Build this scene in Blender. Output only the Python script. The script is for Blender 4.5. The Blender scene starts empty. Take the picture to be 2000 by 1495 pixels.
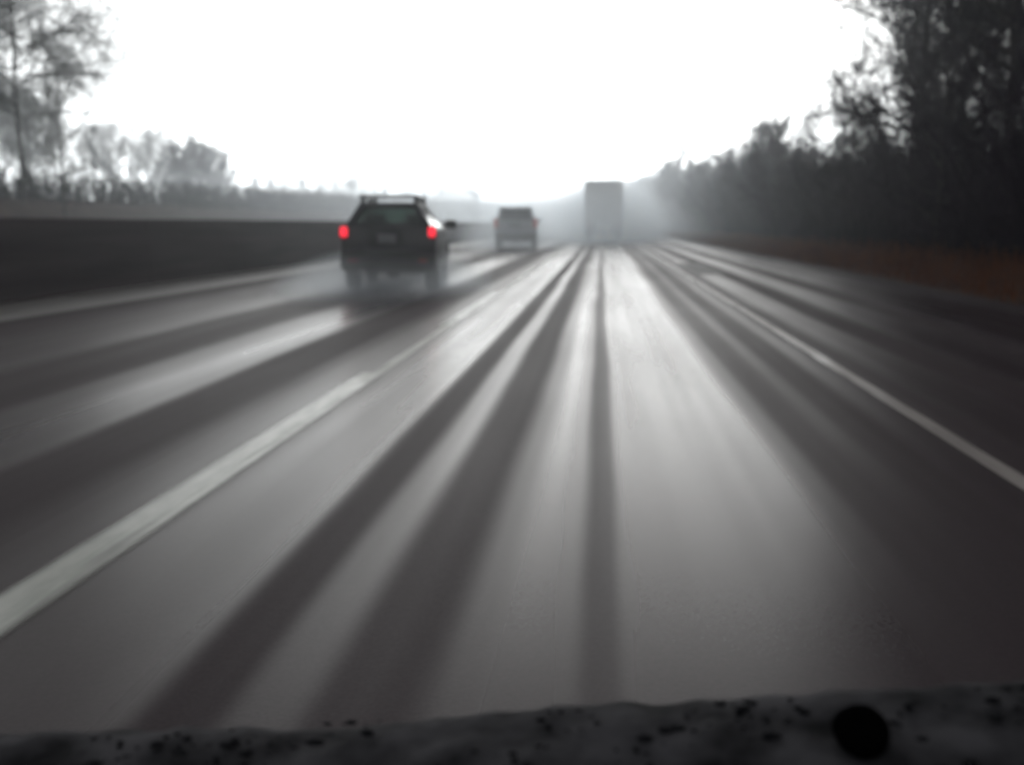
import bpy, bmesh, math, random
import numpy as np
from mathutils import Vector, Matrix
R_ = math.radians
C = bpy.context.scene.collection
scene = bpy.context.scene

# ------------------------------------------------------------------ camera
cam_d = bpy.data.cameras.new('camera')
cam = bpy.data.objects.new('camera', cam_d)
C.objects.link(cam)
cam.location = (0, 0, 1.2)
cam.rotation_euler = (R_(90 - 8.03), 0, R_(4.58))
cam_d.sensor_width = 36
cam_d.lens = 39.6
cam_d.clip_start = 0.05
cam_d.clip_end = 5000
cam_d.dof.use_dof = True              # the lens is focused near the windscreen base, the road beyond is soft
cam_d.dof.focus_distance = 1.9
cam_d.dof.aperture_fstop = 3.4
scene.camera = cam

# ------------------------------------------------------------------ world, sun, exposure
VEIL = 84.0
SUN_EL, SUN_AZ = 4.0, 0.0             # low sun behind cloud, straight down the road
w = bpy.data.worlds.new('World'); scene.world = w; w.use_nodes = True
nt = w.node_tree; nt.nodes.clear()
def wn(t): return nt.nodes.new(t)
sky = wn('ShaderNodeTexSky'); sky.sky_type = 'NISHITA'; sky.sun_disc = False
sky.sun_elevation = R_(SUN_EL); sky.sun_rotation = R_(SUN_AZ)
sky.air_density = 1.5; sky.dust_density = 6.0; sky.ozone_density = 1.0
hsv = wn('ShaderNodeHueSaturation'); hsv.inputs['Saturation'].default_value = 0.16
tc = wn('ShaderNodeTexCoord')
mp = wn('ShaderNodeMapping'); mp.inputs['Scale'].default_value = (1, 1, 3.0)
cl = wn('ShaderNodeTexNoise'); cl.inputs['Scale'].default_value = 1.6; cl.inputs['Detail'].default_value = 5
mr = wn('ShaderNodeMapRange'); mr.inputs[1].default_value = 0.3; mr.inputs[2].default_value = 0.7
mr.inputs[3].default_value = 0.42; mr.inputs[4].default_value = 0.62
mul = wn('ShaderNodeVectorMath'); mul.operation = 'MULTIPLY'
# low bright stratus: strongest in a band above the horizon ahead, dimmer overhead and behind
sx = wn('ShaderNodeSeparateXYZ'); el = wn('ShaderNodeValToRGB'); az = wn('ShaderNodeMapRange')
for i, (p, v) in enumerate([(0.0, 1.0), (0.05, 1.0), (0.10, .44), (0.19, .25), (0.30, .135), (0.42, .095), (1.0, .045)]):
    e = el.color_ramp.elements[i] if i < 2 else el.color_ramp.elements.new(p)
    e.position = p; e.color = (v * .955, v * .995, v * 1.0, 1)
az.inputs[1].default_value = 0.2; az.inputs[2].default_value = 0.95; az.inputs[3].default_value = 0.30; az.inputs[4].default_value = 1.0
veil = wn('ShaderNodeVectorMath'); veil.operation = 'MULTIPLY'
vs = wn('ShaderNodeVectorMath'); vs.operation = 'SCALE'; vs.inputs['Scale'].default_value = VEIL
add = wn('ShaderNodeVectorMath'); add.operation = 'ADD'
bg = wn('ShaderNodeBackground'); bg.inputs['Strength'].default_value = 0.06
out = wn('ShaderNodeOutputWorld')
L = nt.links.new
L(sky.outputs[0], hsv.inputs['Color']); L(tc.outputs['Generated'], mp.inputs[0]); L(mp.outputs[0], cl.inputs['Vector'])
L(cl.outputs[0], mr.inputs[0]); L(hsv.outputs[0], mul.inputs[0]); L(mr.outputs[0], mul.inputs[1])
L(tc.outputs['Generated'], sx.inputs[0]); L(sx.outputs['Z'], el.inputs[0]); L(sx.outputs['Y'], az.inputs[0])
L(el.outputs[0], veil.inputs[0]); L(az.outputs[0], veil.inputs[1]); L(veil.outputs[0], vs.inputs[0])
L(mul.outputs[0], add.inputs[0]); L(vs.outputs[0], add.inputs[1]); L(add.outputs[0], bg.inputs['Color']); L(bg.outputs[0], out.inputs['Surface'])

sd = bpy.data.lights.new('sun', 'SUN'); sd.energy = 0.5; sd.angle = R_(90); sd.color = (1.0, 0.96, 0.9)
sun = bpy.data.objects.new('sun', sd); C.objects.link(sun)
sun.rotation_euler = (R_(-(90 - SUN_EL)), 0, 0)     # shines from +Y towards the camera
scene.view_settings.view_transform = 'Standard'; scene.view_settings.look = 'None'
scene.view_settings.gamma = 1; scene.view_settings.exposure = 0.4
scene.cycles.use_denoising = True
scene.cycles.max_bounces = 6; scene.cycles.transparent_max_bounces = 12; scene.cycles.volume_bounces = 5
scene.cycles.caustics_reflective = False; scene.cycles.caustics_refractive = False
scene.cycles.sample_clamp_indirect = 8

# ------------------------------------------------------------------ materials
def mat(name, col=(0.1, 0.1, 0.1), rough=0.7, spec=0.5, metal=0.0, col2=None, scale=6.0, stretch=(1, 1, 1), bump=0.0,
        coat=0.0, coords='Object', detail=5):
    m = bpy.data.materials.new(name); m.use_nodes = True
    t = m.node_tree; b = t.nodes['Principled BSDF']
    b.inputs['Base Color'].default_value = (*col, 1); b.inputs['Roughness'].default_value = rough
    b.inputs['Specular IOR Level'].default_value = spec; b.inputs['Metallic'].default_value = metal
    b.inputs['Coat Weight'].default_value = coat; b.inputs['Coat Roughness'].default_value = 0.08
    if col2 is not None:
        c = t.nodes.new('ShaderNodeTexCoord'); q = t.nodes.new('ShaderNodeMapping'); q.inputs['Scale'].default_value = stretch
        n = t.nodes.new('ShaderNodeTexNoise'); n.inputs['Scale'].default_value = scale; n.inputs['Detail'].default_value = detail
        r = t.nodes.new('ShaderNodeValToRGB')
        r.color_ramp.elements[0].position = 0.35; r.color_ramp.elements[0].color = (*col, 1)
        r.color_ramp.elements[1].position = 0.65; r.color_ramp.elements[1].color = (*col2, 1)
        t.links.new(c.outputs[coords], q.inputs[0]); t.links.new(q.outputs[0], n.inputs['Vector'])
        t.links.new(n.outputs[0], r.inputs[0]); t.links.new(r.outputs[0], b.inputs['Base Color'])
        if bump:
            bp = t.nodes.new('ShaderNodeBump'); bp.inputs['Strength'].default_value = bump; bp.inputs['Distance'].default_value = 0.02
            t.links.new(n.outputs[0], bp.inputs['Height']); t.links.new(bp.outputs[0], b.inputs['Normal'])
    return m

def emis(name, col, strength, base=(0.2, 0.01, 0.01)):
    m = mat(name, base, 0.2)
    b = m.node_tree.nodes['Principled BSDF']
    b.inputs['Emission Color'].default_value = (*col, 1); b.inputs['Emission Strength'].default_value = strength
    return m

def glass(name, tint, gloss=0.12):
    m = bpy.data.materials.new(name); m.use_nodes = True; t = m.node_tree; t.nodes.clear()
    tr = t.nodes.new('ShaderNodeBsdfTransparent'); tr.inputs[0].default_value = (*tint, 1)
    gl = t.nodes.new('ShaderNodeBsdfGlossy'); gl.inputs[0].default_value = (0.8, 0.8, 0.8, 1); gl.inputs['Roughness'].default_value = 0.08
    fr = t.nodes.new('ShaderNodeFresnel'); fr.inputs[0].default_value = 1.45
    ns = t.nodes.new('ShaderNodeTexNoise'); ns.inputs['Scale'].default_value = 3
    mi = t.nodes.new('ShaderNodeMixShader'); o = t.nodes.new('ShaderNodeOutputMaterial')
    ma = t.nodes.new('ShaderNodeMath'); ma.operation = 'MULTIPLY_ADD'; ma.inputs[1].default_value = 0.9
    mb = t.nodes.new('ShaderNodeMath'); mb.operation = 'MULTIPLY'; mb.inputs[1].default_value = 0.04
    t.links.new(ns.outputs[0], mb.inputs[0]); t.links.new(fr.outputs[0], ma.inputs[0]); t.links.new(mb.outputs[0], ma.inputs[2])
    t.links.new(ma.outputs[0], mi.inputs[0]); t.links.new(tr.outputs[0], mi.inputs[1]); t.links.new(gl.outputs[0], mi.inputs[2])
    t.links.new(mi.outputs[0], o.inputs[0])
    return m

# wet road: x-dependent film of water (bright, mirror-like) and tyre tracks where it has been pressed away (dull, dark)
def ramp_nodes(t, stops, x0, x1, vec_x, smooth='B_SPLINE'):
    mrn = t.nodes.new('ShaderNodeMapRange'); mrn.inputs[1].default_value = x0; mrn.inputs[2].default_value = x1
    t.links.new(vec_x, mrn.inputs[0])
    r = t.nodes.new('ShaderNodeValToRGB'); cr = r.color_ramp; cr.interpolation = 'EASE'
    for i, (x, v) in enumerate(stops):
        p = (x - x0) / (x1 - x0)
        e = cr.elements[i] if i < 2 else cr.elements.new(p)
        e.position = p; e.color = (v, v, v, 1)
    t.links.new(mrn.outputs[0], r.inputs[0]); return r.outputs[0]

WET = [  # lateral metres -> wetness 0..1, own lane and shoulder
    (-2.3, .42), (-2.02, .66), (-1.75, .85), (-1.5, .88), (-1.16, .92), (-1.06, .20), (-.95, .18), (-.85, .80), (-.77, .84),
    (-.66, .22), (-.51, .20), (-.38, .72), (-.24, .95), (-.12, .85), (-.05, .50), (.01, .52), (.08, .95), (.80, .97),
    (.96, .70), (1.08, .38), (1.2, .36), (1.33, .52), (1.48, .30), (1.6, .28), (1.75, .62), (1.93, .45), (2.1, .26),
    (2.35, .72), (2.62, .62), (2.8, .06), (3.0, .08), (3.3, .85)]
WET2 = [  # left lane and median side
    (-9.0, .30), (-8.7, .55), (-7.5, .52), (-7.1, .18), (-6.2, .40), (-5.6, .50), (-5.0, .60), (-4.6, .22), (-4.0, .18), (-3.72, .66),
    (-3.35, .90), (-3.0, .82), (-2.8, .16), (-2.45, .18), (-2.1, .5)]
WET3 = [(3.2, .85), (3.55, .80), (3.9, .10), (4.4, .85), (5.2, .82), (5.8, .2), (6.3, .12)]
def road_mat():
    m = bpy.data.materials.new('wet_asphalt'); m.use_nodes = True; t = m.node_tree; b = t.nodes['Principled BSDF']; lk = t.links.new
    tc = t.nodes.new('ShaderNodeTexCoord'); sp = t.nodes.new('ShaderNodeSeparateXYZ'); lk(tc.outputs['Object'], sp.inputs[0])
    # gentle wandering of the tracks along the road
    q = t.nodes.new('ShaderNodeMapping'); q.inputs['Scale'].default_value = (0.35, 0.055, 1)
    n1 = t.nodes.new('ShaderNodeTexNoise'); n1.inputs['Scale'].default_value = 1; n1.inputs['Detail'].default_value = 3
    lk(tc.outputs['Object'], q.inputs[0]); lk(q.outputs[0], n1.inputs['Vector'])
    wa = t.nodes.new('ShaderNodeMath'); wa.operation = 'MULTIPLY_ADD'; wa.inputs[1].default_value = 0.28; wa.inputs[2].default_value = -0.14
    lk(n1.outputs[0], wa.inputs[0])
    # warp grows with distance so that near tracks stay put
    ad = t.nodes.new('ShaderNodeMath'); ad.operation = 'ADD'; lk(sp.outputs['X'], ad.inputs[0]); lk(wa.outputs[0], ad.inputs[1])
    r1 = ramp_nodes(t, WET, -2.3, 3.3, ad.outputs[0]); r2 = ramp_nodes(t, WET2, -9.0, -2.1, ad.outputs[0]); r3 = ramp_nodes(t, WET3, 3.2, 6.3, ad.outputs[0])
    def lt(v, lo):
        c = t.nodes.new('ShaderNodeMath'); c.operation = 'GREATER_THAN'; c.inputs[1].default_value = lo; lk(v, c.inputs[0]); return c.outputs[0]
    mx = t.nodes.new('ShaderNodeMix'); mx.data_type = 'FLOAT'; lk(lt(ad.outputs[0], -2.2), mx.inputs[0]); lk(r2, mx.inputs[2]); lk(r1, mx.inputs[3])
    my = t.nodes.new('ShaderNodeMix'); my.data_type = 'FLOAT'; lk(lt(ad.outputs[0], 3.25), my.inputs[0]); lk(mx.outputs[0], my.inputs[2]); lk(r3, my.inputs[3])
    # fine streaks along the driving direction, and patches of standing water
    q2 = t.nodes.new('ShaderNodeMapping'); q2.inputs['Scale'].default_value = (4.0, 0.05, 1)
    n2 = t.nodes.new('ShaderNodeTexNoise'); n2.inputs['Scale'].default_value = 1; n2.inputs['Detail'].default_value = 2; n2.inputs['Roughness'].default_value = 0.6
    lk(tc.outputs['Object'], q2.inputs[0]); lk(q2.outputs[0], n2.inputs['Vector'])
    q3 = t.nodes.new('ShaderNodeMapping'); q3.inputs['Scale'].default_value = (0.9, 0.16, 1); q3.inputs['Location'].default_value = (3, 7, 0)
    n3 = t.nodes.new('ShaderNodeTexNoise'); n3.inputs['Scale'].default_value = 1; n3.inputs['Detail'].default_value = 3
    lk(tc.outputs['Object'], q3.inputs[0]); lk(q3.outputs[0], n3.inputs['Vector'])
    def madd(v, a, c):
        k = t.nodes.new('ShaderNodeMath'); k.operation = 'MULTIPLY_ADD'; k.inputs[1].default_value = a; k.inputs[2].default_value = c; lk(v, k.inputs[0]); return k.outputs[0]
    s = t.nodes.new('ShaderNodeMath'); s.operation = 'ADD'; lk(madd(n2.outputs[0], 0.40, -0.20), s.inputs[0]); lk(madd(n3.outputs[0], 0.34, -0.17), s.inputs[1])
    wsum = t.nodes.new('ShaderNodeMath'); wsum.operation = 'ADD'; wsum.use_clamp = True; lk(my.outputs[0], wsum.inputs[0]); lk(s.outputs[0], wsum.inputs[1])
    wet = wsum.outputs[0]
    # dry/pressed asphalt vs water film
    rr = t.nodes.new('ShaderNodeMapRange'); lk(wet, rr.inputs[0]); rr.inputs[3].default_value = ROAD['r0']; rr.inputs[4].default_value = ROAD['r1']; lk(rr.outputs[0], b.inputs['Roughness'])
    rs = t.nodes.new('ShaderNodeMapRange'); lk(wet, rs.inputs[0]); rs.inputs[3].default_value = ROAD['s0']; rs.inputs[4].default_value = ROAD['s1']; lk(rs.outputs[0], b.inputs['Specular IOR Level'])
    b.inputs['IOR'].default_value = 1.45
    g = t.nodes.new('ShaderNodeTexNoise'); g.inputs['Scale'].default_value = 90; g.inputs['Detail'].default_value = 3; lk(tc.outputs['Object'], g.inputs['Vector'])
    cr = t.nodes.new('ShaderNodeValToRGB'); cr.color_ramp.elements[0].color = (.022, .013, .018, 1); cr.color_ramp.elements[1].color = (.050, .034, .041, 1)
    lk(g.outputs[0], cr.inputs[0]); lk(cr.outputs[0], b.inputs['Base Color'])
    bp = t.nodes.new('ShaderNodeBump'); bp.inputs['Strength'].default_value = 0.08; bp.inputs['Distance'].default_value = 0.004
    lk(g.outputs[0], bp.inputs['Height']); lk(bp.outputs[0], b.inputs['Normal'])
    return m
ROAD = dict(r0=.62, r1=.24, s0=.04, s1=.09)

M = {}
M['road'] = road_mat()
M['road_far'] = mat('far_wet_asphalt', (.03, .03, .03), .35, .5, col2=(.05, .05, .05), scale=.6, stretch=(1, .05, 1))
M['paint'] = mat('worn_white_road_paint', (.34, .35, .32), .40, .35, col2=(.48, .49, .45), scale=14, stretch=(1, .25, 1), coat=.15)
M['paint_edge'] = mat('worn_edge_road_paint', (.30, .26, .25), .4, .4, col2=(.42, .37, .355), scale=9, stretch=(1, .1, 1), coat=.4)
M['gutter'] = mat('pale_wet_gutter', (.10, .092, .088), .4, .5, col2=(.16, .15, .145), scale=1.2, stretch=(1, .08, 1))
def feather(m, xc, half, soft):      # paint worn thin towards its edges
    t = m.node_tree; lk = t.links.new; N = t.nodes.new
    out = next(n for n in t.nodes if n.type == 'OUTPUT_MATERIAL'); b = t.nodes['Principled BSDF']
    tc = N('ShaderNodeTexCoord'); sp = N('ShaderNodeSeparateXYZ'); lk(tc.outputs['Object'], sp.inputs[0])
    a = N('ShaderNodeMath'); a.operation = 'SUBTRACT'; a.inputs[1].default_value = xc; lk(sp.outputs['X'], a.inputs[0])
    c = N('ShaderNodeMath'); c.operation = 'ABSOLUTE'; lk(a.outputs[0], c.inputs[0])
    k = N('ShaderNodeMapRange'); k.interpolation_type = 'SMOOTHSTEP'; k.inputs[1].default_value = half; k.inputs[2].default_value = half - soft
    k.inputs[3].default_value = 0; k.inputs[4].default_value = .95; lk(c.outputs[0], k.inputs[0])
    q = N('ShaderNodeMapping'); q.inputs['Scale'].default_value = (6, .35, 1); n = N('ShaderNodeTexNoise'); n.inputs['Scale'].default_value = 2
    lk(tc.outputs['Object'], q.inputs[0]); lk(q.outputs[0], n.inputs['Vector'])
    w_ = N('ShaderNodeMapRange'); w_.inputs[1].default_value = .25; w_.inputs[2].default_value = .5; w_.inputs[3].default_value = .55; lk(n.outputs[0], w_.inputs[0])
    mu = N('ShaderNodeMath'); mu.operation = 'MULTIPLY'; lk(k.outputs[0], mu.inputs[0]); lk(w_.outputs[0], mu.inputs[1])
    tr = N('ShaderNodeBsdfTransparent'); mi = N('ShaderNodeMixShader')
    lk(mu.outputs[0], mi.inputs[0]); lk(tr.outputs[0], mi.inputs[1]); lk(b.outputs[0], mi.inputs[2]); lk(mi.outputs[0], out.inputs['Surface'])
feather(M['paint'], -1.835, .125, .065); feather(M['paint_edge'], 1.955, .075, .035)
M['paint_joint'] = mat('old_sealed_joint', (.36, .37, .34), .40, .35, col2=(.46, .47, .43), scale=9, stretch=(1, .1, 1)); feather(M['paint_joint'], -1.80, .075, .045)
M['concrete'] = mat('wet_dark_concrete', (.020, .013, .016), .75, .12, col2=(.042, .029, .033), scale=1.2, stretch=(1, .15, 2.5), bump=.3)
M['verge'] = mat('winter_ground', (.030, .020, .014), .95, .1, col2=(.075, .045, .033), scale=.9, bump=.5)
M['grass'] = mat('dead_grass', (.11, .040, .026), .9, .05, col2=(.23, .085, .034), scale=1.5)
M['bark'] = mat('wet_dark_bark', (.018, .015, .015), .9, .15, col2=(.04, .034, .034), scale=7, stretch=(1, 1, .2))
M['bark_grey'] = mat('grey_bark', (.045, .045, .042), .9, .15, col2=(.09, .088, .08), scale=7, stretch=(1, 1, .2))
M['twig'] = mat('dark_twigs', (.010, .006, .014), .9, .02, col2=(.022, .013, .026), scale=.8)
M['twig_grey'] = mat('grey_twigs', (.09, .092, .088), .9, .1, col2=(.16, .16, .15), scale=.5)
M['hedge'] = mat('hedge_twigs', (.02, .02, .02), .9, .1, col2=(.04, .038, .04), scale=.5)
M['black_paint'] = mat('black_car_paint', (.006, .006, .009), .5, .3, col2=(.011, .010, .013), scale=4, coat=.12)
M['silver_paint'] = mat('silver_car_paint', (.17, .18, .20), .5, .3, metal=.1, col2=(.20, .21, .23), scale=3, coat=.4)
M['trim'] = mat('black_plastic_trim', (.014, .014, .015), .6, .3, col2=(.022, .022, .022), scale=12)
M['rubber'] = mat('wet_tyre_rubber', (.015, .015, .016), .7, .3, col2=(.028, .028, .028), scale=20)
M['rim'] = mat('alloy_rim', (.25, .25, .26), .4, .5, metal=.8, col2=(.32, .32, .33), scale=10)
M['seat'] = mat('dark_seat_cloth', (.015, .015, .017), .9, .1, col2=(.025, .025, .028), scale=30)
M['glass_dark'] = glass('tinted_glass', (.70, .83, .78))
M['glass_clear'] = glass('clear_glass', (.84, .90, .88))
M['glass_black'] = mat('dark_window_glass', (.02, .022, .026), .15, .5, col2=(.03, .03, .034), scale=2)
M['tail_lit'] = emis('lit_tail_lamp', (1.0, .014, .04), 1.1)
M['tail_rim'] = mat('red_lens', (.22, .01, .015), .2, .5, col2=(.3, .015, .02), scale=20)
M['tail_dim'] = emis('dim_tail_lamp', (1.0, .08, .06), .10)
M['plate'] = mat('dirty_plate', (.10, .10, .11), .5, .4, col2=(.16, .15, .16), scale=15)
M['chrome'] = mat('dull_steel', (.35, .35, .36), .35, .5, metal=.9, col2=(.42, .42, .43), scale=10)
M['trailer'] = mat('white_trailer_panel', (.5, .5, .51), .6, .3, col2=(.6, .6, .6), scale=1.0, stretch=(1, 1, .3))
M['cowl'] = mat('grimy_wet_plastic', (.010, .010, .012), .85, .06, col2=(.075, .072, .080), scale=16, bump=.3, detail=8)
M['knob'] = mat('black_rubber_knob', (.0015, .0015, .002), .95, .0, col2=(.002, .002, .002), scale=20)
M['debris'] = mat('wet_black_grit', (.006, .006, .008), .85, .05, col2=(.022, .022, .025), scale=40)
M['orange'] = mat('orange_lens', (.35, .12, .05), .3, .5, col2=(.45, .16, .08), scale=20)

# ------------------------------------------------------------------ helpers
def link(o, parent=None):
    C.objects.link(o)
    if parent is not None: o.parent = parent
    return o
def tag(o, label=None, cat=None, group=None, kind=None):
    if label: o['label'] = label
    if cat: o['category'] = cat
    if group: o['group'] = group
    if kind: o['kind'] = kind
    return o
def empty(name, loc=(0, 0, 0), rz=0, parent=None):
    o = bpy.data.objects.new(name, None); o.location = loc; o.rotation_euler = (0, 0, rz); o.empty_display_size = .3
    return link(o, parent)
def mesh_obj(name, v, f, m, parent=None, smooth=False):
    me = bpy.data.meshes.new(name); me.from_pydata([tuple(p) for p in v], [], [tuple(q) for q in f]); me.update()
    me.materials.append(m)
    if smooth: me.polygons.foreach_set('use_smooth', [True] * len(me.polygons))
    return link(bpy.data.objects.new(name, me), parent)
def bm_obj(name, bm, m, parent=None, smooth=False, loc=(0, 0, 0)):
    bmesh.ops.recalc_face_normals(bm, faces=bm.faces)
    me = bpy.data.meshes.new(name); bm.to_mesh(me); bm.free(); me.materials.append(m)
    if smooth: me.polygons.foreach_set('use_smooth', [True] * len(me.polygons))
    o = link(bpy.data.objects.new(name, me), parent); o.location = loc
    return o
def box(bm, c, s, bevel=0.0, seg=2, rot=None, taper=None):
    r = bmesh.ops.create_cube(bm, size=1)['verts']
    for v in r:
        v.co = Vector((v.co.x * s[0], v.co.y * s[1], v.co.z * s[2]))
        if taper and v.co.z > 0: v.co.x *= taper[0]; v.co.y *= taper[1]
    if bevel:
        es = list({e for v in r for e in v.link_edges})
        bv = bmesh.ops.bevel(bm, geom=es, offset=bevel, segments=seg, affect='EDGES', profile=.6)
        r = list({v for f in bv['faces'] for v in f.verts} | {v for v in r if v.is_valid})
    mtx = Matrix.Translation(c) @ (rot if rot is not None else Matrix.Identity(4))
    for v in r: v.co = mtx @ v.co
    return r
def tube(bm, a, b, r0, r1=None, n=10, cap=True):
    a, b = Vector(a), Vector(b); r1 = r0 if r1 is None else r1
    d = (b - a).normalized(); u = d.orthogonal().normalized(); w_ = d.cross(u)
    A = [bm.verts.new(a + (u * math.cos(2 * math.pi * i / n) + w_ * math.sin(2 * math.pi * i / n)) * r0) for i in range(n)]
    B = [bm.verts.new(b + (u * math.cos(2 * math.pi * i / n) + w_ * math.sin(2 * math.pi * i / n)) * r1) for i in range(n)]
    for i in range(n): bm.faces.new((A[i], A[(i + 1) % n], B[(i + 1) % n], B[i]))
    if cap: bm.faces.new(A[::-1]); bm.faces.new(B)
def lathe(bm, prof, axis='x', n=28, c=(0, 0, 0)):
    rings = []
    for (a, r) in prof:
        ring = []
        for i in range(n):
            t = 2 * math.pi * i / n
            p = (a, r * math.cos(t), r * math.sin(t)) if axis == 'x' else ((r * math.cos(t), a, r * math.sin(t)) if axis == 'y' else (r * math.cos(t), r * math.sin(t), a))
            ring.append(bm.verts.new((p[0] + c[0], p[1] + c[1], p[2] + c[2])))
        rings.append(ring)
    for p, q in zip(rings, rings[1:]):
        for i in range(n): bm.faces.new((p[i], p[(i + 1) % n], q[(i + 1) % n], q[i]))
    bm.faces.new(rings[0][::-1]); bm.faces.new(rings[-1])
def panel(bm, quad, th, n):     # a quad given a thickness along n
    n = Vector(n).normalized() * th
    a = [bm.verts.new(Vector(p)) for p in quad]; b = [bm.verts.new(Vector(p) + n) for p in quad]
    k = len(quad); bm.faces.new(a[::-1]); bm.faces.new(b)
    for i in range(k): bm.faces.new((a[i], a[(i + 1) % k], b[(i + 1) % k], b[i]))

# ------------------------------------------------------------------ terrain
GX = [-400, -120, -60, -40, -34, -31, -27, -24, -22.4, -10, 6.1, 6.9, 8.5, 11, 14, 20, 27, 45, 120, 400]
GZ = [9, 6.5, 3.8, 2.6, 2.6, 2.5, 1.2, .15, 0, 0, 0, .03, .25, .8, 1.6, 3.0, 4.2, 6.0, 9, 12]
def gz(x): return float(np.interp(x, GX, GZ))
Y0, Y1 = -25.0, 560.0
rng = np.random.default_rng(5)
xs = sorted(set(GX + [7.5, 9.5, 12.5, 17, 23, 34, -25.5, -29, -36, -50, -80, 70]))
ys = list(np.concatenate([np.arange(Y0, 120, 4), np.linspace(120, Y1, 60)]))
gv, gf = [], []
for y in ys:
    for x in xs:
        z = gz(x)
        if x > 6.9 or x < -24: z += float(rng.normal(0, .06)) * min(1, abs(x) / 12)
        gv.append((x, y, z))
nx = len(xs)
for j in range(len(ys) - 1):
    for i in range(nx - 1):
        a = j * nx + i; gf.append((a, a + 1, a + nx + 1, a + nx))
tag(mesh_obj('ground', gv, gf, M['verge'], smooth=True), kind='structure')
def strip(name, x0, x1, y0, y1, z, m):
    return tag(mesh_obj(name, [(x0, y0, z), (x1, y0, z), (x1, y1, z), (x0, y1, z)], [(0, 1, 2, 3)], m), kind='structure')
strip('road', -9.0, 6.1, -20, Y1, .006, M['road'])
strip('far_road', -22.3, -9.75, -20, Y1, .006, M['road_far'])
strip('edge_line', 1.88, 2.03, -18, Y1 - 2, .011, M['paint_edge'])
strip('gutter', -8.96, -7.35, -18, Y1 - 2, .011, M['gutter'])
strip('tar_patch', 2.25, 2.95, 27, 35, .011, M['trim'])
v, f = [], []
def dash(x0, x1, y0, y1):
    k = len(v); v.extend([(x0, y0, .011), (x1, y0, .011), (x1, y1, .011), (x0, y1, .011)]); f.append((k, k + 1, k + 2, k + 3))
for k in range(-1, 44):
    y0 = .8 + k * 12.2
    if k == 0: dash(-1.96, -1.71, y0, 8.9)
    else: dash(-1.95, -1.72, y0, y0 + 6.6)
tag(mesh_obj('lane_line', v, f, M['paint']), kind='structure')
strip('lane_joint', -1.88, -1.72, -18, 500, .009, M['paint_joint'])

# concrete median barrier: long wall in cast sections, safety profile
bm = bmesh.new()
prof = [(-9.00, 0), (-9.02, .12), (-9.04, .5), (-9.08, 1.27), (-9.10, 1.29), (-9.47, 1.29), (-9.49, 1.27), (-9.56, .5), (-9.74, .09), (-9.74, 0)]
y = -20.0
while y < 540:
    y2 = y + 5.985
    A = [bm.verts.new((a, y, b)) for a, b in prof]; B = [bm.verts.new((a, y2, b)) for a, b in prof]
    for i in range(len(prof) - 1): bm.faces.new((A[i], A[i + 1], B[i + 1], B[i]))
    bm.faces.new(A[::-1]); bm.faces.new(B); y += 6.0
tag(bm_obj('concrete_barrier', bm, M['concrete']), 'long dark wet concrete barrier wall dividing the carriageways', 'barrier')

# ------------------------------------------------------------------ vegetation
def seg_mesh(segs, n=3):
    s = np.array(segs, dtype=np.float64)                    # x0 y0 z0 r0 x1 y1 z1 r1
    a, b, r0, r1 = s[:, 0:3], s[:, 4:7], s[:, 3], s[:, 7]
    d = b - a; d /= np.maximum(np.linalg.norm(d, axis=1, keepdims=True), 1e-9)
    ref = np.where(np.abs(d[:, 2:3]) > .9, np.array([[1., 0, 0]]), np.array([[0., 0, 1]]))
    u = np.cross(d, ref); u /= np.linalg.norm(u, axis=1, keepdims=True); w2 = np.cross(d, u)
    t = 2 * np.pi * np.arange(n) / n
    ring = u[:, None, :] * np.cos(t)[None, :, None] + w2[:, None, :] * np.sin(t)[None, :, None]
    A = a[:, None, :] + ring * r0[:, None, None]; B = b[:, None, :] + ring * r1[:, None, None]
    V = np.concatenate([A, B], axis=1).reshape(-1, 3); N = len(s)
    base = (np.arange(N) * 2 * n)[:, None]; i = np.arange(n)[None, :]; j = (i + 1) % n
    F = np.stack([base + i, base + j, base + n + j, base + n + i], axis=2).reshape(-1, 4)
    return V, F
def fast_mesh(name, V, F, m):
    me = bpy.data.meshes.new(name); me.vertices.add(len(V)); me.vertices.foreach_set('co', V.astype(np.float32).ravel())
    me.loops.add(len(F) * 4); me.loops.foreach_set('vertex_index', F.astype(np.int32).ravel())
    me.polygons.add(len(F)); me.polygons.foreach_set('loop_start', np.arange(0, len(F) * 4, 4, dtype=np.int32))
    me.polygons.foreach_set('loop_total', np.full(len(F), 4, dtype=np.int32))
    me.update(calc_edges=True); me.validate(); me.materials.append(m); return me
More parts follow.
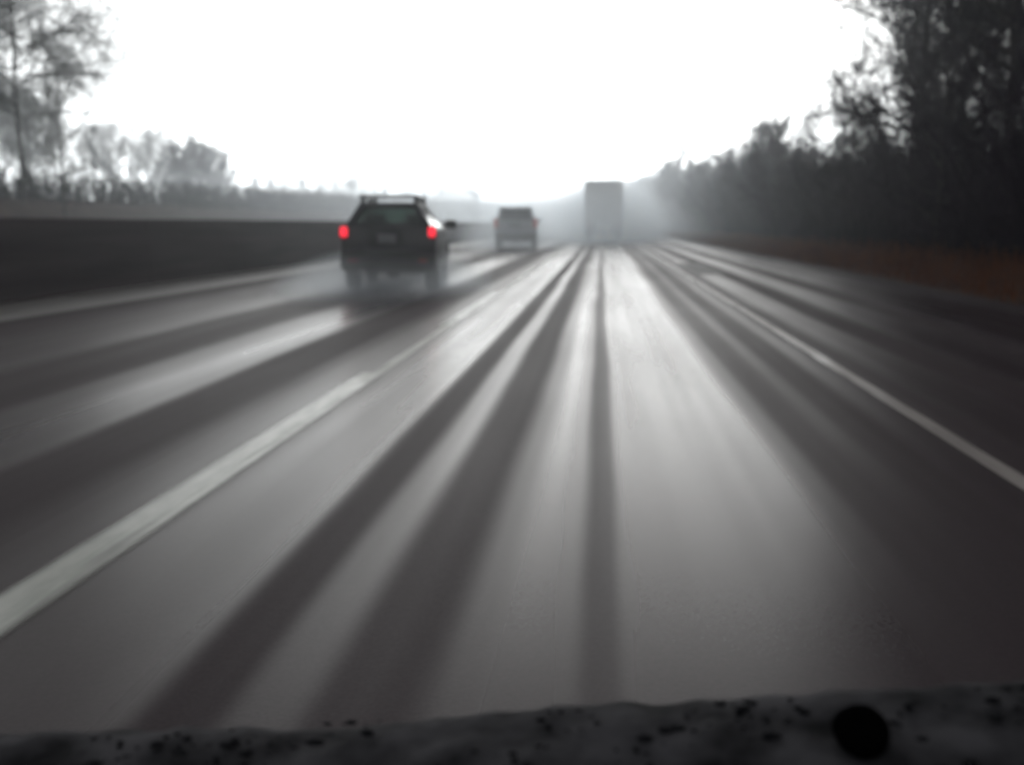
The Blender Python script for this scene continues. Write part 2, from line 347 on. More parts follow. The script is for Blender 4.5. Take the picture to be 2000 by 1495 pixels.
def grow(rs, H, spread=.35, lo=.25, limbs=22, subs=8, twigs=7, rt=.16, tw=.010, up=.5, droop=0.0, lean=0.0):
    big, fine = [], []
    P = []; x = y = 0.0; K = 10
    for i in range(K + 1):
        t = i / K; P.append((x, y, t * H, rt * (1 - t) ** .8 + .012)); x += rs.normal(0, .02) * H / 4 + lean * H / K; y += rs.normal(0, .02) * H / 4
    for a, b in zip(P, P[1:]): big.append((*a, *b))
    def chain(p, d, length, r, k, upf):
        pts = [(*p, r)]; p = np.array(p); d = np.array(d)
        for i in range(k):
            d = d + rs.normal(0, .16, 3) + np.array([0, 0, upf / k]); d /= np.linalg.norm(d)
            p = p + d * length / k; pts.append((*p, r * (1 - (i + 1) / k) ** .9 + tw * .5))
        return pts
    for i in range(limbs):
        t = lo + (1 - lo) * (i + rs.random()) / limbs; t = min(t, .97)
        j = t * K; j0 = int(j); q = np.array(P[j0]) * (1 - (j - j0)) + np.array(P[min(j0 + 1, K)]) * (j - j0)
        az = rs.random() * 6.283; el = .25 + .7 * t
        ln = H * spread * (1.05 - .75 * abs(t - .45) ** 1.0) * rs.uniform(.7, 1.15)
        d = (math.cos(az) * math.cos(el), math.sin(az) * math.cos(el), math.sin(el))
        c1 = chain(q[:3], d, ln, max(q[3] * .45, .02), 5, up - droop)
        for a, b in zip(c1, c1[1:]): big.append((*a, *b))
        for s in range(subs):
            u = rs.uniform(.2, 1); j = u * 5; j0 = min(int(j), 4); q1 = np.array(c1[j0]) * (1 - (j - j0)) + np.array(c1[j0 + 1]) * (j - j0)
            dd = np.array(c1[j0 + 1][:3]) - np.array(c1[j0][:3]); dd /= np.linalg.norm(dd); dd = dd + rs.normal(0, .55, 3); dd /= np.linalg.norm(dd)
            c2 = chain(q1[:3], dd, ln * .5 * rs.uniform(.6, 1.2), max(q1[3] * .5, tw * 1.2), 3, .25 - droop)
            for a, b in zip(c2, c2[1:]): fine.append((*a, *b))
            for w3 in range(twigs):
                j0 = rs.integers(0, 3); q2 = np.array(c2[j0]) * .5 + np.array(c2[j0 + 1]) * .5
                d3 = np.array(c2[j0 + 1][:3]) - np.array(c2[j0][:3]); d3 /= np.linalg.norm(d3); d3 = d3 + rs.normal(0, .6, 3); d3 /= np.linalg.norm(d3)
                c3 = chain(q2[:3], d3, ln * .3 * rs.uniform(.5, 1.3), tw, 2, .15 - droop)
                for a, b in zip(c3, c3[1:]): fine.append((*a, *b))
    return big, fine
def tree_kind(seed, bark, twigm, **k):
    rs = np.random.default_rng(seed); big, fine = grow(rs, **k)
    V, F = seg_mesh(big, 6); V2, F2 = seg_mesh(fine, 3)
    return fast_mesh('trunk', V, F, bark), fast_mesh('crown', V2, F2, twigm)
def plant(kind, x, y, s, rz, label, group=None, name='bare_tree', sz=None, cat='tree'):
    r = empty(name, (x, y, gz(x) - .05), rz); r.scale = (s, s, sz or s); tag(r, label, cat, group)
    link(bpy.data.objects.new('trunk', kind[0]), r); link(bpy.data.objects.new('crown', kind[1]), r)
    return r
rnd = random.Random(11)
WOOD = [tree_kind(20 + i, M['bark'], M['twig'], H=8, spread=.34, lo=.15, limbs=30, subs=9, twigs=8, rt=.11, tw=.009) for i in range(5)]
TALL = [tree_kind(40 + i, M['bark'], M['twig'], H=15, spread=.36, lo=.22, limbs=46, subs=13, twigs=9, rt=.24, tw=.015, up=.5) for i in range(2)]
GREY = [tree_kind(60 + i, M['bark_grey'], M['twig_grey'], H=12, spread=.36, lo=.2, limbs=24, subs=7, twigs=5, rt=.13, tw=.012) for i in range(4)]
BIGL = [tree_kind(80, M['bark_grey'], M['twig_grey'], H=17, spread=.29, lo=.25, limbs=90, subs=13, twigs=10, rt=.12, tw=.010, up=.0, droop=.45)]

# right-hand wood: rows of thin bare trees, growing taller with distance
Hc = lambda y: float(np.interp(y, [12, 30, 48, 75, 155, 300, 420], [6.8, 6.2, 5.5, 5.9, 7.8, 11.5, 14]))
WL = 'thin dark leafless tree standing in the packed wood beyond the right shoulder'
y = 16.0
while y < 420:
    for row, x0 in enumerate((9.6, 12.6, 16.0)):
        if row == 2 and y > 200: continue
        x = x0 + rnd.uniform(-1.1, 1.1); yy = y + rnd.uniform(-2, 2)
        hh = (Hc(yy) - .3 - .6 * row * 0) * rnd.uniform(.82, 1.10)
        k = WOOD[rnd.randrange(5)]; s = max(hh - (gz(x) - gz(9.6)) * .8, 3) / 8
        plant(k, x, yy, s, rnd.uniform(0, 6.28), WL, 'thin bare trees of the roadside wood')
    y += 4.5 + y * .045
plant(TALL[0], 12.8, 37.5, 1.0, 1.0, 'tallest dark bare tree, its crown running out of the top right of the photo', name='tall_tree')
plant(TALL[1], 17.5, 41.0, .92, 2.2, 'dark bare tree with heavy trunk standing right behind the tallest tree', name='tall_tree')
plant(TALL[1], 13.6, 31.0, .80, 4.0, 'dark bare tree at the right edge of the photo, lower than the tallest tree', name='tall_tree')
plant(TALL[0], 16.5, 36.0, .9, 5.0, 'dark bare tree between the tallest tree and the right edge of the photo', name='tall_tree')
plant(TALL[1], 14.5, 48.0, .78, 1.3, 'broad dark tree just left of the tallest tree, rising clear of the thin trees', name='tall_tree')
plant(TALL[0], 12.2, 27.0, .62, 2.9, 'dense dark tree filling the right edge below the tallest crowns', name='tall_tree')
plant(TALL[0], 11.3, 42.5, .95, 3.9, 'dark bare tree whose thin crown reaches furthest over the road', name='tall_tree')
plant(WOOD[2], 9.4, 44.5, .80, 2.0, 'small round-headed bare tree poking above the wood just short of the tall trees', name='small_tree')
plant(WOOD[0], 10.4, 74.0, .83, .6, 'bushy-topped tree rising above the wood halfway along the right side', name='bushy_tree', sz=.80)
plant(WOOD[4], 11.0, 83.0, .80, 3.6, 'forked dark tree right beside the bushy-topped tree of the wood', name='bushy_tree')
plant(WOOD[3], 10.2, 156.0, 1.1, 2.6, 'thin pale feathery tree rising above the hazy far end of the wood', name='feathery_tree', sz=1.3)

# thicket of stems and brambles between the trees
def thicket(name, n, fx, fy, fh, m, seed, r=.012, label=None, kind='stuff', cat=None, side=5):
    rs = np.random.default_rng(seed); segs = []
    for i in range(n):
        y = fy(rs); x = fx(rs, y); h = fh(x, y) * rs.uniform(.45, 1.0); z = gz(x) - .05; p = np.array([x, y, z]); d = np.array([rs.normal(0, .12), rs.normal(0, .12), 1.0])
        rr = r * (1 + y / 60); K = 3
        for k in range(K):
            d = d + np.array([rs.normal(0, .14), rs.normal(0, .14), 0]); d /= np.linalg.norm(d); q = p + d * h / K
            segs.append((*p, rr * (1 - k * .25), *q, rr * (1 - (k + 1) * .25)))
            for b_ in range(side):
                u = rs.random(); o = p + (q - p) * u; e = rs.normal(0, .6, 3) + d * .8; e /= np.linalg.norm(e); ln = h * rs.uniform(.12, .32)
                segs.append((*o, rr * .6, *(o + e * ln), rr * .25))
            p = q
    V, F = seg_mesh(segs, 3); o = link(bpy.data.objects.new(name, fast_mesh(name, V, F, m))); tag(o, label, cat, kind=kind); return o
thicket('undergrowth', 8500, lambda rs, y: 8.3 + abs(rs.normal(0, 1)) * 3.2 + .3, lambda rs: 12 + 300 * rs.random() ** 1.9,
        lambda x, y: max(1.6, (Hc(y) - .9 - .35 * max(0, x - 9)) * min(1, .35 + (x - 8.3) * .55)), M['twig'], 3, r=.014)
# hedge along the crest of the far bank
thicket('hedge', 3000, lambda rs, y: -31.5 + rs.normal(0, .5), lambda rs: 36 + 300 * rs.random() ** 1.4,
        lambda x, y: 1.1 + .010 * y, M['hedge'], 8, r=.022, label='long low dark hedge on the bank beyond the concrete barrier', kind='thing', cat='hedge')

# left side trees
plant(GREY[1], -27.8, 57.0, .62, .4, 'slender grey bare tree standing just right of the big drooping tree', name='slender_tree')
plant(BIGL[0], -30.3, 57.5, 1.0, .4, 'big drooping grey bare tree at the top left beyond the barrier', name='drooping_tree')
plant(BIGL[0], -33.6, 55.0, .92, 3.3, 'large bare tree partly cut off by the left edge of the photo', name='drooping_tree')
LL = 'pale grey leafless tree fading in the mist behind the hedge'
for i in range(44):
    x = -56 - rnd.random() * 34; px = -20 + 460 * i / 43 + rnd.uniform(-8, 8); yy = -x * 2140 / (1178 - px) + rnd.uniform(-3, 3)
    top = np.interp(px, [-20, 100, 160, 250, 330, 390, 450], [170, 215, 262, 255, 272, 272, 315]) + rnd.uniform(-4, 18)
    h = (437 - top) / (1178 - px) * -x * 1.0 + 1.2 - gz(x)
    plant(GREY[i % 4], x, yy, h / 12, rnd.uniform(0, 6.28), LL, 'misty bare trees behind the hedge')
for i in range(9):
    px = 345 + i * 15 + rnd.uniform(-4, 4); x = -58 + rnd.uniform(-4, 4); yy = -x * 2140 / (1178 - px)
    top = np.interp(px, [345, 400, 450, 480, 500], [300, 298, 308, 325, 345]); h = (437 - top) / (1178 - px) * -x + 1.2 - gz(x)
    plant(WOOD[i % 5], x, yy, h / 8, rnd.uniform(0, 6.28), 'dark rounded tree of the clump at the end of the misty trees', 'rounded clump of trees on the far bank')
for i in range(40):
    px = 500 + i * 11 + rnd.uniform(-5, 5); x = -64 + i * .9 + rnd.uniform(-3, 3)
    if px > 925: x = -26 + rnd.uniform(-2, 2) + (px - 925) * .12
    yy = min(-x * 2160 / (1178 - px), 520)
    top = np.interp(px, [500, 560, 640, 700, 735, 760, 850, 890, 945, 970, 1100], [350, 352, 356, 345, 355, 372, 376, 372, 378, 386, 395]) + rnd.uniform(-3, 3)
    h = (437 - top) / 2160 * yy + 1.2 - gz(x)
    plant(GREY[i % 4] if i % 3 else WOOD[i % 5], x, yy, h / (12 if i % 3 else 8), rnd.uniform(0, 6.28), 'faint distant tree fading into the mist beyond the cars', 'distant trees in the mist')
# far wood that closes the view where the road ends
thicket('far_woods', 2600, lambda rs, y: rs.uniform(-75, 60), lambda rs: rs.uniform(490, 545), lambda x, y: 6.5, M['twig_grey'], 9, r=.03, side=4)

# dead grass on the verge
rs = np.random.default_rng(4); segs = []
for i in range(16000):
    y = 8 + 120 * rs.random() ** 1.6; x = rs.uniform(6.15, 8.8); h = rs.uniform(.08, .34) * (1 + .25 * (x - 6)); d = rs.normal(0, .35, 2)
    segs.append((x, y, gz(x) - .02, .006 + y * .00012, x + d[0] * h, y + d[1] * h, gz(x) + h, .002))
V, F = seg_mesh(segs, 3); tag(link(bpy.data.objects.new('dead_grass', fast_mesh('dead_grass', V, F, M['grass']))), kind='stuff')

# ------------------------------------------------------------------ vehicles (local: rear at y=0, nose at +y)
def build_suv(name, label, loc, rz, p, group=None):
    root = empty(name, loc, rz); tag(root, label, 'suv', group)
    Lg, hw, zb, zbelt, zr, rw = p['len'], p['hw'], p['zb'], p['belt'], p['roof'], p['rw']
    paint = M[p['paint']]; wr = p['wheel']; ya, yf = p['ya'], p['yf']
    # lower body: lofted stations with wheel arches
    ysn = sorted(set([0, .04, .12, .3] + [ya + d for d in (-.46, -.43, -.36, -.24, -.1, .1, .24, .36, .43, .46)] + [ya + .8, (ya + yf) / 2, yf - .8]
                     + [yf + d for d in (-.46, -.43, -.36, -.24, -.1, .1, .24, .36, .43, .46)] + [Lg - .25, Lg - .1, Lg]))
    ysn = [a for a in ysn if a <= Lg]
    bm = bmesh.new(); rings = []
    for yy in ysn:
        b0 = zb
        for c in (ya, yf):
            dd = abs(yy - c)
            if dd < .45: b0 = max(b0, wr + math.sqrt(max(.45 ** 2 - dd ** 2, 0)) - .02)
        top = zbelt
        if yy > p['cowl']: top = zbelt - (yy - p['cowl']) / (Lg - p['cowl']) * .16
        if yy > Lg - .26: top -= (yy - Lg + .26) * .5
        k = 1 - .10 * max(0, (yy - (Lg - .5)) / .5) ** 2 - (.035 if yy == 0 else .012 if yy < .05 else 0)
        h = hw * k; b0 = min(b0, top - .12)
        prof = [(0, b0 + .02), (h * .80, b0 + .02), (h * .97, b0), (h, b0 + (top - b0) * .35), (h, b0 + (top - b0) * .6), (h * .975, top - .05), (h * .93, top), (0, top + .015)]
        ring = [bm.verts.new((a, yy, z)) for a, z in prof] + [bm.verts.new((-a, yy, z)) for a, z in prof[-2:0:-1]]
        rings.append(ring)
    for a, b in zip(rings, rings[1:]):
        for i in range(len(a)): bm.faces.new((a[i], a[(i + 1) % len(a)], b[(i + 1) % len(a)], b[i]))
    bm.faces.new(rings[0]); bm.faces.new(rings[-1][::-1])
    # greenhouse frame: roof slab and pillars (tumblehome towards the roof)
    yb, yt = p['yb'], p['yt']; yw, ywt = p['cowl'], p['ywt']; bw = hw * .93
    roof = [(-rw, yt), (rw, yt), (rw, ywt), (-rw, ywt)]
    box(bm, (0, (yt + ywt) / 2, zr - .035), (rw * 2, ywt - yt, .07), .03, 3)
    def pil(x0, y0, x1, y1, wid, th=.05):
        for s in (-1, 1):
            a = Vector((s * x0, y0, zbelt - .03)); b = Vector((s * x1, y1, zr - .03))
            bm2 = [a + Vector((0, -wid / 2, 0)), a + Vector((0, wid / 2, 0)), b + Vector((0, wid / 2 * .8, 0)), b + Vector((0, -wid / 2 * .8, 0))]
            panel(bm, bm2, th, (-s, 0, 0))
    pil(bw - .01, yb + .14, rw - .01, yt + .10, .26); pil(bw - .01, yb + 1.05, rw - .01, yb + 1.0, .11)
    pil(bw - .01, yb + 2.0, rw - .01, yb + 1.95, .10); pil(bw - .01, yw - .06, rw - .01, ywt - .03, .10)
    # tailgate surround (the painted frame around the rear window)
    for s in (-1, 1):
        panel(bm, [(s * bw, yb, zbelt - .02), (s * (bw - .17), yb, zbelt - .02), (s * (rw - .12), yt, zr - .02), (s * rw, yt, zr - .02)], .06, (0, 1, 0))
    panel(bm, [(-bw + .1, yb + .001, zbelt - .02), (bw - .1, yb + .001, zbelt - .02), (bw - .12, yb + .03, zbelt + .07), (-bw + .12, yb + .03, zbelt + .07)], .05, (0, 1, 0))
    panel(bm, [(-rw, yt - .05, zr - .11), (rw, yt - .05, zr - .11), (rw, yt, zr - .015), (-rw, yt, zr - .015)], .06, (0, 1, 0))
    bm_obj('body', bm, paint, root)
    # glass
    g = bmesh.new(); panel(g, [(-bw + .15, yb + .03, zbelt + .06), (bw - .15, yb + .03, zbelt + .06), (rw - .10, yt - .01, zr - .10), (-rw + .10, yt - .01, zr - .10)], .008, (0, 1, 0))
    rwn = bm_obj('rear_window', g, M[p['rglass']], root)
    wp = bmesh.new(); tube(wp, (0, yb - .01, zbelt + .10), (-.32, yb + .02, zbelt + .16), .010, .007, 6); tube(wp, (-.05, yb - .012, zbelt + .095), (.03, yb - .012, zbelt + .095), .02, n=8)
    bm_obj('wiper', wp, M['trim'], rwn)
    g = bmesh.new(); panel(g, [(-bw + .06, yw, zbelt), (bw - .06, yw, zbelt), (rw - .03, ywt - .02, zr - .05), (-rw + .03, ywt - .02, zr - .05)], .008, (0, -1, 0))
    bm_obj('windscreen', g, M['glass_clear'], root)
    for s in (-1, 1):
        for (a0, a1, b0_, b1_) in ((yb + .26, yb + 1.0, yt + .2, yb + .96), (yb + 1.1, yb + 1.95, yb + 1.05, yb + 1.9), (yb + 2.05, yw - .1, yb + 2.0, ywt - .08)):
            g = bmesh.new(); panel(g, [(s * (bw - .022), a0, zbelt), (s * (bw - .022), a1, zbelt), (s * (rw - .025), b1_, zr - .07), (s * (rw - .025), b0_, zr - .07)], .006, (-s, 0, 0))
            bm_obj('side_window', g, M['glass_clear' if p['rglass'] != 'glass_black' else 'glass_black'], root)
    # cabin: seats with headrests, seen as silhouettes
    for (sx, sy) in ((-.38, yw - 1.25), (.38, yw - 1.25), (-.36, yw - 2.1), (.36, yw - 2.1)):
        b = bmesh.new(); box(b, (sx, sy, zbelt - .22), (.5, .14, .6), .05, 2); box(b, (sx, sy, zbelt + .17), (.26, .10, .17), .04, 2); tube(b, (sx, sy, zbelt + .02), (sx, sy, zbelt + .12), .04, n=8)
        bm_obj('seat', b, M['seat'], root)
    # rear bumper, lower trim, plate, handle
    b = bmesh.new(); box(b, (0, .03, zb + .17), (hw * 1.98, .24, .24), .05, 3); bp = bm_obj('rear_bumper', b, M['trim'], root)
    for s in (-1, 1):
        b = bmesh.new(); box(b, (s * hw * .72, -.095, zb + .19), (.16, .02, .05), .008, 1); bm_obj('reflector', b, M['tail_rim'], bp)
    b = bmesh.new(); box(b, (-.02, -.012, zbelt - .19), (.52, .03, .20), .02, 2); pr_ = bm_obj('plate_recess', b, M['trim'], root)
    b = bmesh.new(); box(b, (-.02, -.034, zbelt - .19), (.32, .012, .16), .006, 1); bm_obj('licence_plate', b, M['plate'], pr_)
    b = bmesh.new(); box(b, (0, -.02, zbelt - .05), (.46, .03, .035), .01, 1); bm_obj('tailgate_handle', b, M['trim'], root)
    # tail lamps wrapping the corners
    for s in (-1, 1):
        b = bmesh.new(); box(b, (s * (hw - .075), .055, p['lz']), (p['lw'] + .03, .16, p['lh'] + .05), .06, 4)
        tl = bm_obj('tail_light', b, M['tail_rim'], root)
        b = bmesh.new(); box(b, (s * (hw - .075), -.03, p['lz'] + .01), (p['lw'], .08, p['lh'] * .85), .039, 4); bm_obj('lamp_lens', b, M[p['lamp']], tl)
    # mirrors
    for s in (-1, 1):
        b = bmesh.new(); box(b, (s * (hw + .10), yw - .25, zbelt + .06), (.22, .12, .16), .04, 3); tube(b, (s * (hw - .03), yw - .22, zbelt), (s * (hw + .06), yw - .24, zbelt + .03), .025, n=8)
        bm_obj('side_mirror', b, M['trim'] if p['paint'] == 'black_paint' else paint, root)
    # door handles, side mouldings
    for s in (-1, 1):
        for yy in (yb + 1.25, yb + 2.25):
            b = bmesh.new(); box(b, (s * (hw + .012), yy, zbelt - .14), (.03, .17, .03), .01, 1); bm_obj('door_handle', b, M['trim'], root)
        b = bmesh.new(); box(b, (s * (hw + .008), (ya + yf) / 2, zb + .22), (.03, yf - ya - 1.0, .07), .01, 1); bm_obj('side_moulding', b, M['trim'], root)
    # wheels
    for (sx, sy) in ((-1, ya), (1, ya), (-1, yf), (1, yf)):
        xo = sx * (hw - .13); b = bmesh.new()
        lathe(b, [(-.115, wr * .62), (-.115, wr * .9), (-.09, wr * .98), (-.05, wr), (.05, wr), (.09, wr * .98), (.115, wr * .9), (.115, wr * .62)], c=(xo, sy, wr))
        wh = bm_obj('wheel', b, M['rubber'], root, True)
        b = bmesh.new(); lathe(b, [(-.02, wr * .6), (.095, wr * .6), (.10, wr * .56), (.07, wr * .5), (.06, wr * .12), (.08, wr * .08)] if sx > 0 else [(-.08, wr * .08), (-.06, wr * .12), (-.07, wr * .5), (-.10, wr * .56), (-.095, wr * .6), (.02, wr * .6)], c=(xo + sx * .02, sy, wr), n=24)
        for q in range(5):
            t = 2 * math.pi * q / 5; tube(b, (xo + sx * .095, sy, wr), (xo + sx * .105, sy + wr * .56 * math.cos(t), wr + wr * .56 * math.sin(t)), .03, .035, 6)
        bm_obj('rim', b, M['rim'], wh)
    # underbody: axle, fuel tank, exhaust
    b = bmesh.new(); tube(b, (-hw + .2, ya, wr), (hw - .2, ya, wr), .05, n=8); box(b, (0, ya, wr), (.24, .26, .24), .07, 2); box(b, (.1, ya + 1.2, zb - .02), (.7, 1.3, .16), .04, 2)
    bm_obj('underbody', b, M['trim'], root)
    b = bmesh.new(); tube(b, (-hw * .62, .04, zb - .03), (-hw * .62, .6, zb - .02), .032, n=10); bm_obj('exhaust_pipe', b, M['chrome'], root)
    # front: headlamps, bumper, grille
    b = bmesh.new(); box(b, (0, Lg - .02, zb + .14), (hw * 1.72, .2, .22), .05, 2); bm_obj('front_bumper', b, M['trim'], root)
    for s in (-1, 1):
        b = bmesh.new(); box(b, (s * hw * .66, Lg - .03, zbelt - .33), (.34, .12, .16), .04, 2); bm_obj('headlight', b, M['chrome'], root)
    b = bmesh.new(); box(b, (0, Lg - .01, zbelt - .35), (.7, .06, .16), .03, 2)
    for q in range(3): box(b, (0, Lg + .025, zbelt - .40 + q * .05), (.62, .02, .014))
    bm_obj('grille', b, M['trim'], root)
    # roof rack
    if p['rack']:
        rt = empty('roof_rack', parent=root)
        for s in (-1, 1):
            b = bmesh.new(); xr = s * (rw - .05)
            tube(b, (xr, yt + .08, zr + .105), (xr, ywt - .25, zr + .105), .020, n=8)
            for yy in (yt + .12, (yt + ywt) / 2, ywt - .3): box(b, (xr, yy, zr + .045), (.07, .16, .12), .02, 2)
            bm_obj('roof_rail', b, M['trim'], rt)
        for yy in (yt + .16, ywt - .5):
            b = bmesh.new(); box(b, (0, yy, zr + .125), (rw * 2 + .02, .06, .026), .01, 2); bm_obj('crossbar', b, M['trim'], rt)
    else:
        for s in (-1, 1):
            b = bmesh.new(); tube(b, (s * (rw - .06), yt + .2, zr + .03), (s * (rw - .06), ywt - .3, zr + .03), .018, n=8); box(b, (s * (rw - .06), yt + .22, zr + .01), (.04, .08, .05)); box(b, (s * (rw - .06), ywt - .32, zr + .01), (.04, .08, .05)); bm_obj('roof_rail', b, M['trim'], root)
    return root
SUV1 = dict(len=4.35, hw=.85, zb=.36, belt=1.12, roof=1.56, rw=.52, paint='black_paint', wheel=.34, ya=.80, yf=3.45, cowl=3.05, yb=.03, yt=.20, ywt=2.45,
            rglass='glass_dark', lz=1.04, lw=.125, lh=.20, lamp='tail_lit', rack=True)
build_suv('black_suv', 'black suv with roof rack and glowing red tail lights in the left lane', (-3.77, 19.75, .006), R_(4.5), SUV1)
SUV2 = dict(len=5.0, hw=1.0, zb=.42, belt=1.28, roof=1.97, rw=.74, paint='silver_paint', wheel=.39, ya=.95, yf=3.95, cowl=3.55, yb=.03, yt=.22, ywt=2.9,
            rglass='glass_black', lz=1.20, lw=.16, lh=.42, lamp='tail_dim', rack=False)
build_suv('silver_suv', 'pale silver suv half lost in spray ahead of the black one', (-4.12, 53.6, .006), R_(3), SUV2)

def build_truck(loc):
    root = empty('box_truck', loc); tag(root, 'tall pale box truck fading into white spray straight ahead', 'truck')
    b = bmesh.new(); box(b, (0, 7.0, 2.58), (2.56, 14.0, 2.90), .03, 2); tr = bm_obj('trailer_box', b, M['trailer'], root)
    for s in (-1, 1):
        b = bmesh.new(); box(b, (s * .62, -.025, 2.58), (1.18, .05, 2.66), .01, 1); d = bm_obj('rear_door', b, M['trailer'], root)
        for q in (.22, .48):
            b = bmesh.new(); tube(b, (s * q, -.075, 1.3), (s * q, -.075, 3.85), .018, n=8); box(b, (s * q, -.07, 1.9), (.05, .04, .3), .01, 1); bm_obj('lock_rod', b, M['chrome'], d)
        for q in range(4):
            b = bmesh.new(); box(b, (s * 1.19, -.06, 1.5 + q * .72), (.1, .03, .1), .01, 1); bm_obj('hinge', b, M['chrome'], d)
    b = bmesh.new(); box(b, (0, -.03, 4.0), (2.60, .09, .12), .01, 1); box(b, (0, -.03, 1.17), (2.60, .09, .14), .01, 1)
    for s in (-1, 1): box(b, (s * 1.27, -.03, 2.58), (.07, .09, 2.8), .01, 1)
    bm_obj('door_frame', b, M['trailer'], root)
    b = bmesh.new(); box(b, (0, -.02, .62), (2.4, .1, .12), .01, 1)
    for s in (-1, 1): box(b, (s * .55, .02, .88), (.08, .08, .5), .01, 1)
    bm_obj('underride_guard', b, M['trim'], root)
    for s in (-1, 1):
        b = bmesh.new(); box(b, (s * 1.05, -.085, 1.17), (.28, .03, .09), .01, 1); bm_obj('tail_light', b, M['tail_dim'], root)
        b = bmesh.new(); box(b, (s * .98, .5, .72), (.6, .015, .75), .004, 1); bm_obj('mud_flap', b, M['rubber'], root)
    b = bmesh.new()
    for s in (-1, 1): box(b, (s * .5, 7, 1.02), (.12, 13.4, .2), .01, 1)
    bm_obj('chassis', b, M['trim'], root)
    for yy in (1.3, 2.6, 11.6, 12.9, 16.3):
        for s in (-1, 1):
            b = bmesh.new(); x = s * 1.0; wd = .26 if yy < 16 else .14
            lathe(b, [(-wd, .3), (-wd, .46), (-wd + .04, .51), (wd - .04, .51), (wd, .46), (wd, .3)], c=(x if yy < 16 else s * 1.12, yy, .51), n=24); wh = bm_obj('wheel', b, M['rubber'], root, True)
            b = bmesh.new(); lathe(b, [(-.1, .29), (.1, .29), (.12, .1)] if s > 0 else [(-.12, .1), (-.1, .29), (.1, .29)], c=(s * 1.14, yy, .51), n=20); bm_obj('rim', b, M['rim'], wh)
    b = bmesh.new(); box(b, (0, 15.6, 1.95), (2.4, 2.2, 2.3), .15, 3, taper=(.95, .9)); box(b, (0, 17.2, 1.3), (2.1, 1.4, 1.1), .15, 3); bm_obj('cab', b, M['trailer'], root)
    b = bmesh.new(); box(b, (0, 16.62, 2.35), (2.0, .06, .7), .02, 1); bm_obj('windscreen', b, M['glass_black'], root)
    return root
build_truck((.03, 77.3, .006))

# ------------------------------------------------------------------ own car: grimy scuttle below the windscreen and its round black knob
rs = np.random.default_rng(12)
def fb(x, y):
    s = 0
    for k, (fx, fy, p) in enumerate(((9, 7, .3), (23, 31, 1.1), (57, 49, 2.0), (113, 97, .7))): s += math.sin(x * fx + p + 2 * math.sin(y * fy * .5)) * math.cos(y * fy + p * 2 + math.sin(x * fx * .7)) / (1 + k)
    return s
NX, NV = 150, 26; v, f = [], []
for j in range(NV):
    t = j / (NV - 1)
    for i in range(NX):
        x = -.75 + 1.4 * i / (NX - 1)
        top = float(np.interp(x, [-.75, -.525, -.385, -.204, -.072, .056, .182, .304, .65], [.735, .746, .757, .776, .788, .799, .812, .825, .845]))
        if t < .75: u = t / .75; yy = .66 + .24 * u; z = top - .075 + .075 * math.sin(u * math.pi / 2)
        else: u = (t - .75) / .25; yy = .90 + .10 * u; z = top - .09 * u * u
        n = fb(x, yy)
        v.append((x, yy + .004 * fb(x + 5, yy), z + .0050 * n * (1 if t < .9 else .3)))
for j in range(NV - 1):
    for i in range(NX - 1):
        a = j * NX + i; f.append((a, a + 1, a + NX + 1, a + NX))
cw = tag(mesh_obj('car_scuttle', v, f, M['cowl'], smooth=True), 'dark grimy wet scuttle panel of our own car along the bottom of the view', 'car panel')
me = cw.data
b = bmesh.new()
prof = [(-.030, .0005), (-.0295, .010), (-.027, .0165), (-.021, .0200), (-.012, .0212), (.0, .0212), (.03, .018)]
lathe(b, prof, axis='y', n=36); 
kn = bm_obj('round_knob', b, M['knob'], cw, True, loc=(.1997, .832, .8165)); kn.rotation_euler = (R_(-22), 0, 0); kn.scale = (.87, 1, .95)
kn['label'] = 'round black knob standing up at the lower right'
# grit and leaf crumbs stuck to the panel
b = bmesh.new()
cen = [(float(rs.uniform(-.42, .42)), float(rs.uniform(.45, .97))) for _ in range(26)]
for i in range(260):
    cc = cen[i % 26]; x = cc[0] + float(rs.normal(0, .018)); u = min(.99, max(.3, cc[1] + float(rs.normal(0, .07)))); yy = .66 + .24 * u
    top = float(np.interp(x, [-.75, -.525, -.385, -.204, -.072, .056, .182, .304, .65], [.735, .746, .757, .776, .788, .799, .812, .825, .845])); z = top - .075 + .075 * math.sin(u * math.pi / 2)
    r = bmesh.ops.create_icosphere(b, subdivisions=1, radius=float(.0012 + .0042 * rs.random() ** 3.5))['verts']
    sx = float(rs.uniform(.9, 2.2))
    for q in r: q.co = Vector((q.co.x * sx + x + float(rs.normal(0, .0006)), q.co.y + yy, q.co.z * .8 + z + .003))
tag(bm_obj('grit', b, M['debris'], None, True), kind='stuff')

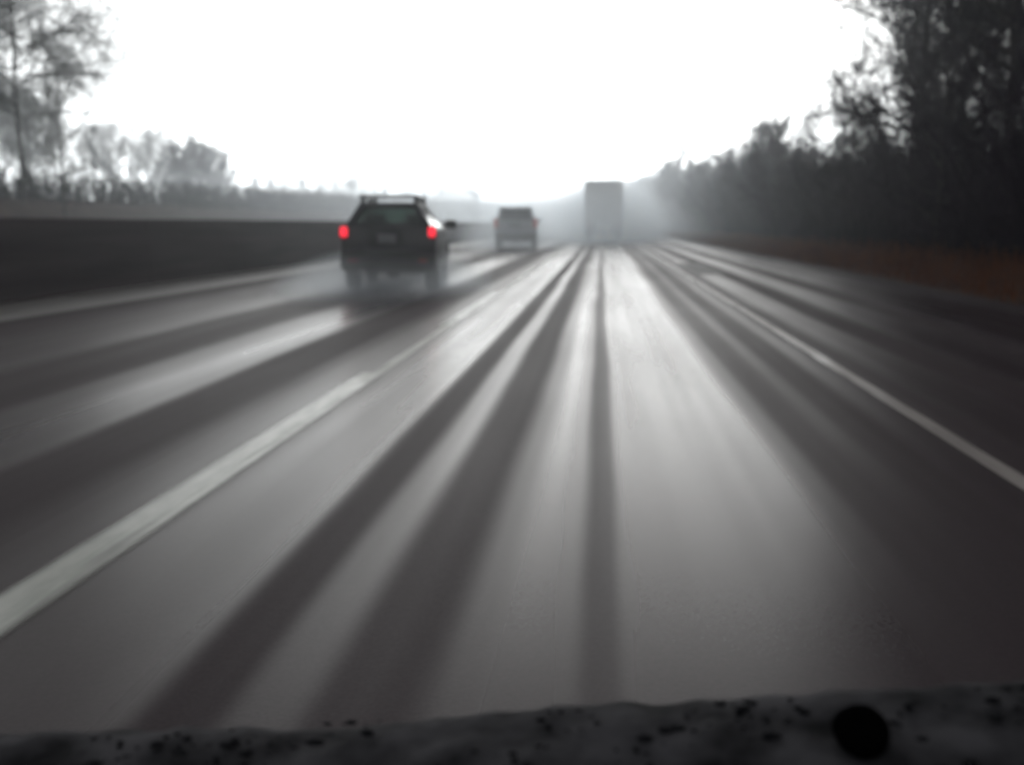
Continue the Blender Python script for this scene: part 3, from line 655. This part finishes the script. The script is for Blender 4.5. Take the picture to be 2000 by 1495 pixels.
# ------------------------------------------------------------------ haze and road spray
def volume_mat(name, dens, g, col=(.92, .96, 1.0)):
    m = bpy.data.materials.new(name); m.use_nodes = True; t = m.node_tree; t.nodes.clear()
    pv = t.nodes.new('ShaderNodeVolumePrincipled'); pv.inputs['Density'].default_value = dens; pv.inputs['Anisotropy'].default_value = g
    pv.inputs['Color'].default_value = (*col, 1); o = t.nodes.new('ShaderNodeOutputMaterial'); t.links.new(pv.outputs[0], o.inputs['Volume']); return m
b = bmesh.new(); box(b, (0, 267, 10.25), (790, 580, 22.5)); hz = bm_obj('haze', b, volume_mat('haze', .0017, .85)); tag(hz, kind='stuff')
def spray(loc, s, dens, g=.7):
    # a soft cloud whose density falls off evenly from its middle to nothing at its rim
    m = bpy.data.materials.new('spray'); m.use_nodes = True; t = m.node_tree; t.nodes.clear()
    pv = t.nodes.new('ShaderNodeVolumePrincipled'); pv.inputs['Anisotropy'].default_value = g; pv.inputs['Color'].default_value = (.90, .955, 1, 1)
    o = t.nodes.new('ShaderNodeOutputMaterial'); t.links.new(pv.outputs[0], o.inputs['Volume'])
    tc = t.nodes.new('ShaderNodeTexCoord'); mp = t.nodes.new('ShaderNodeMapping'); mp.inputs['Scale'].default_value = (1 / s[0], 1 / s[1], 1 / s[2])
    gr = t.nodes.new('ShaderNodeTexGradient'); gr.gradient_type = 'SPHERICAL'
    mm = t.nodes.new('ShaderNodeMath'); mm.operation = 'MULTIPLY'; mm.inputs[1].default_value = dens
    t.links.new(tc.outputs['Object'], mp.inputs[0]); t.links.new(mp.outputs[0], gr.inputs[0]); t.links.new(gr.outputs['Fac'], mm.inputs[0]); t.links.new(mm.outputs[0], pv.inputs['Density'])
    b = bmesh.new(); bmesh.ops.create_uvsphere(b, u_segments=28, v_segments=16, radius=1)
    for q in b.verts: q.co = Vector((q.co.x * s[0], q.co.y * s[1], max(q.co.z * s[2], .02 - loc[2])))
    tag(bm_obj('spray', b, m, None, True, loc=loc), kind='stuff')
spray((0, 265, -.5), (130, 240, 11), .024)            # mist thickening further on
spray((-1, 160, 0), (13, 120, 5.2), .042)             # hanging over the carriageway
spray((.3, 96, .3), (5.0, 40, 5.2), .19)              # thrown up round the truck
spray((.3, 82, .1), (3.4, 13, 2.2), .30)              # boiling up behind its wheels
spray((-4.2, 56, .2), (3.0, 12, 2.1), .14)            # behind the silver car
spray((-3.8, 20.0, .0), (2.0, 4.6, .85), .60)         # low mist at the black car's wheels
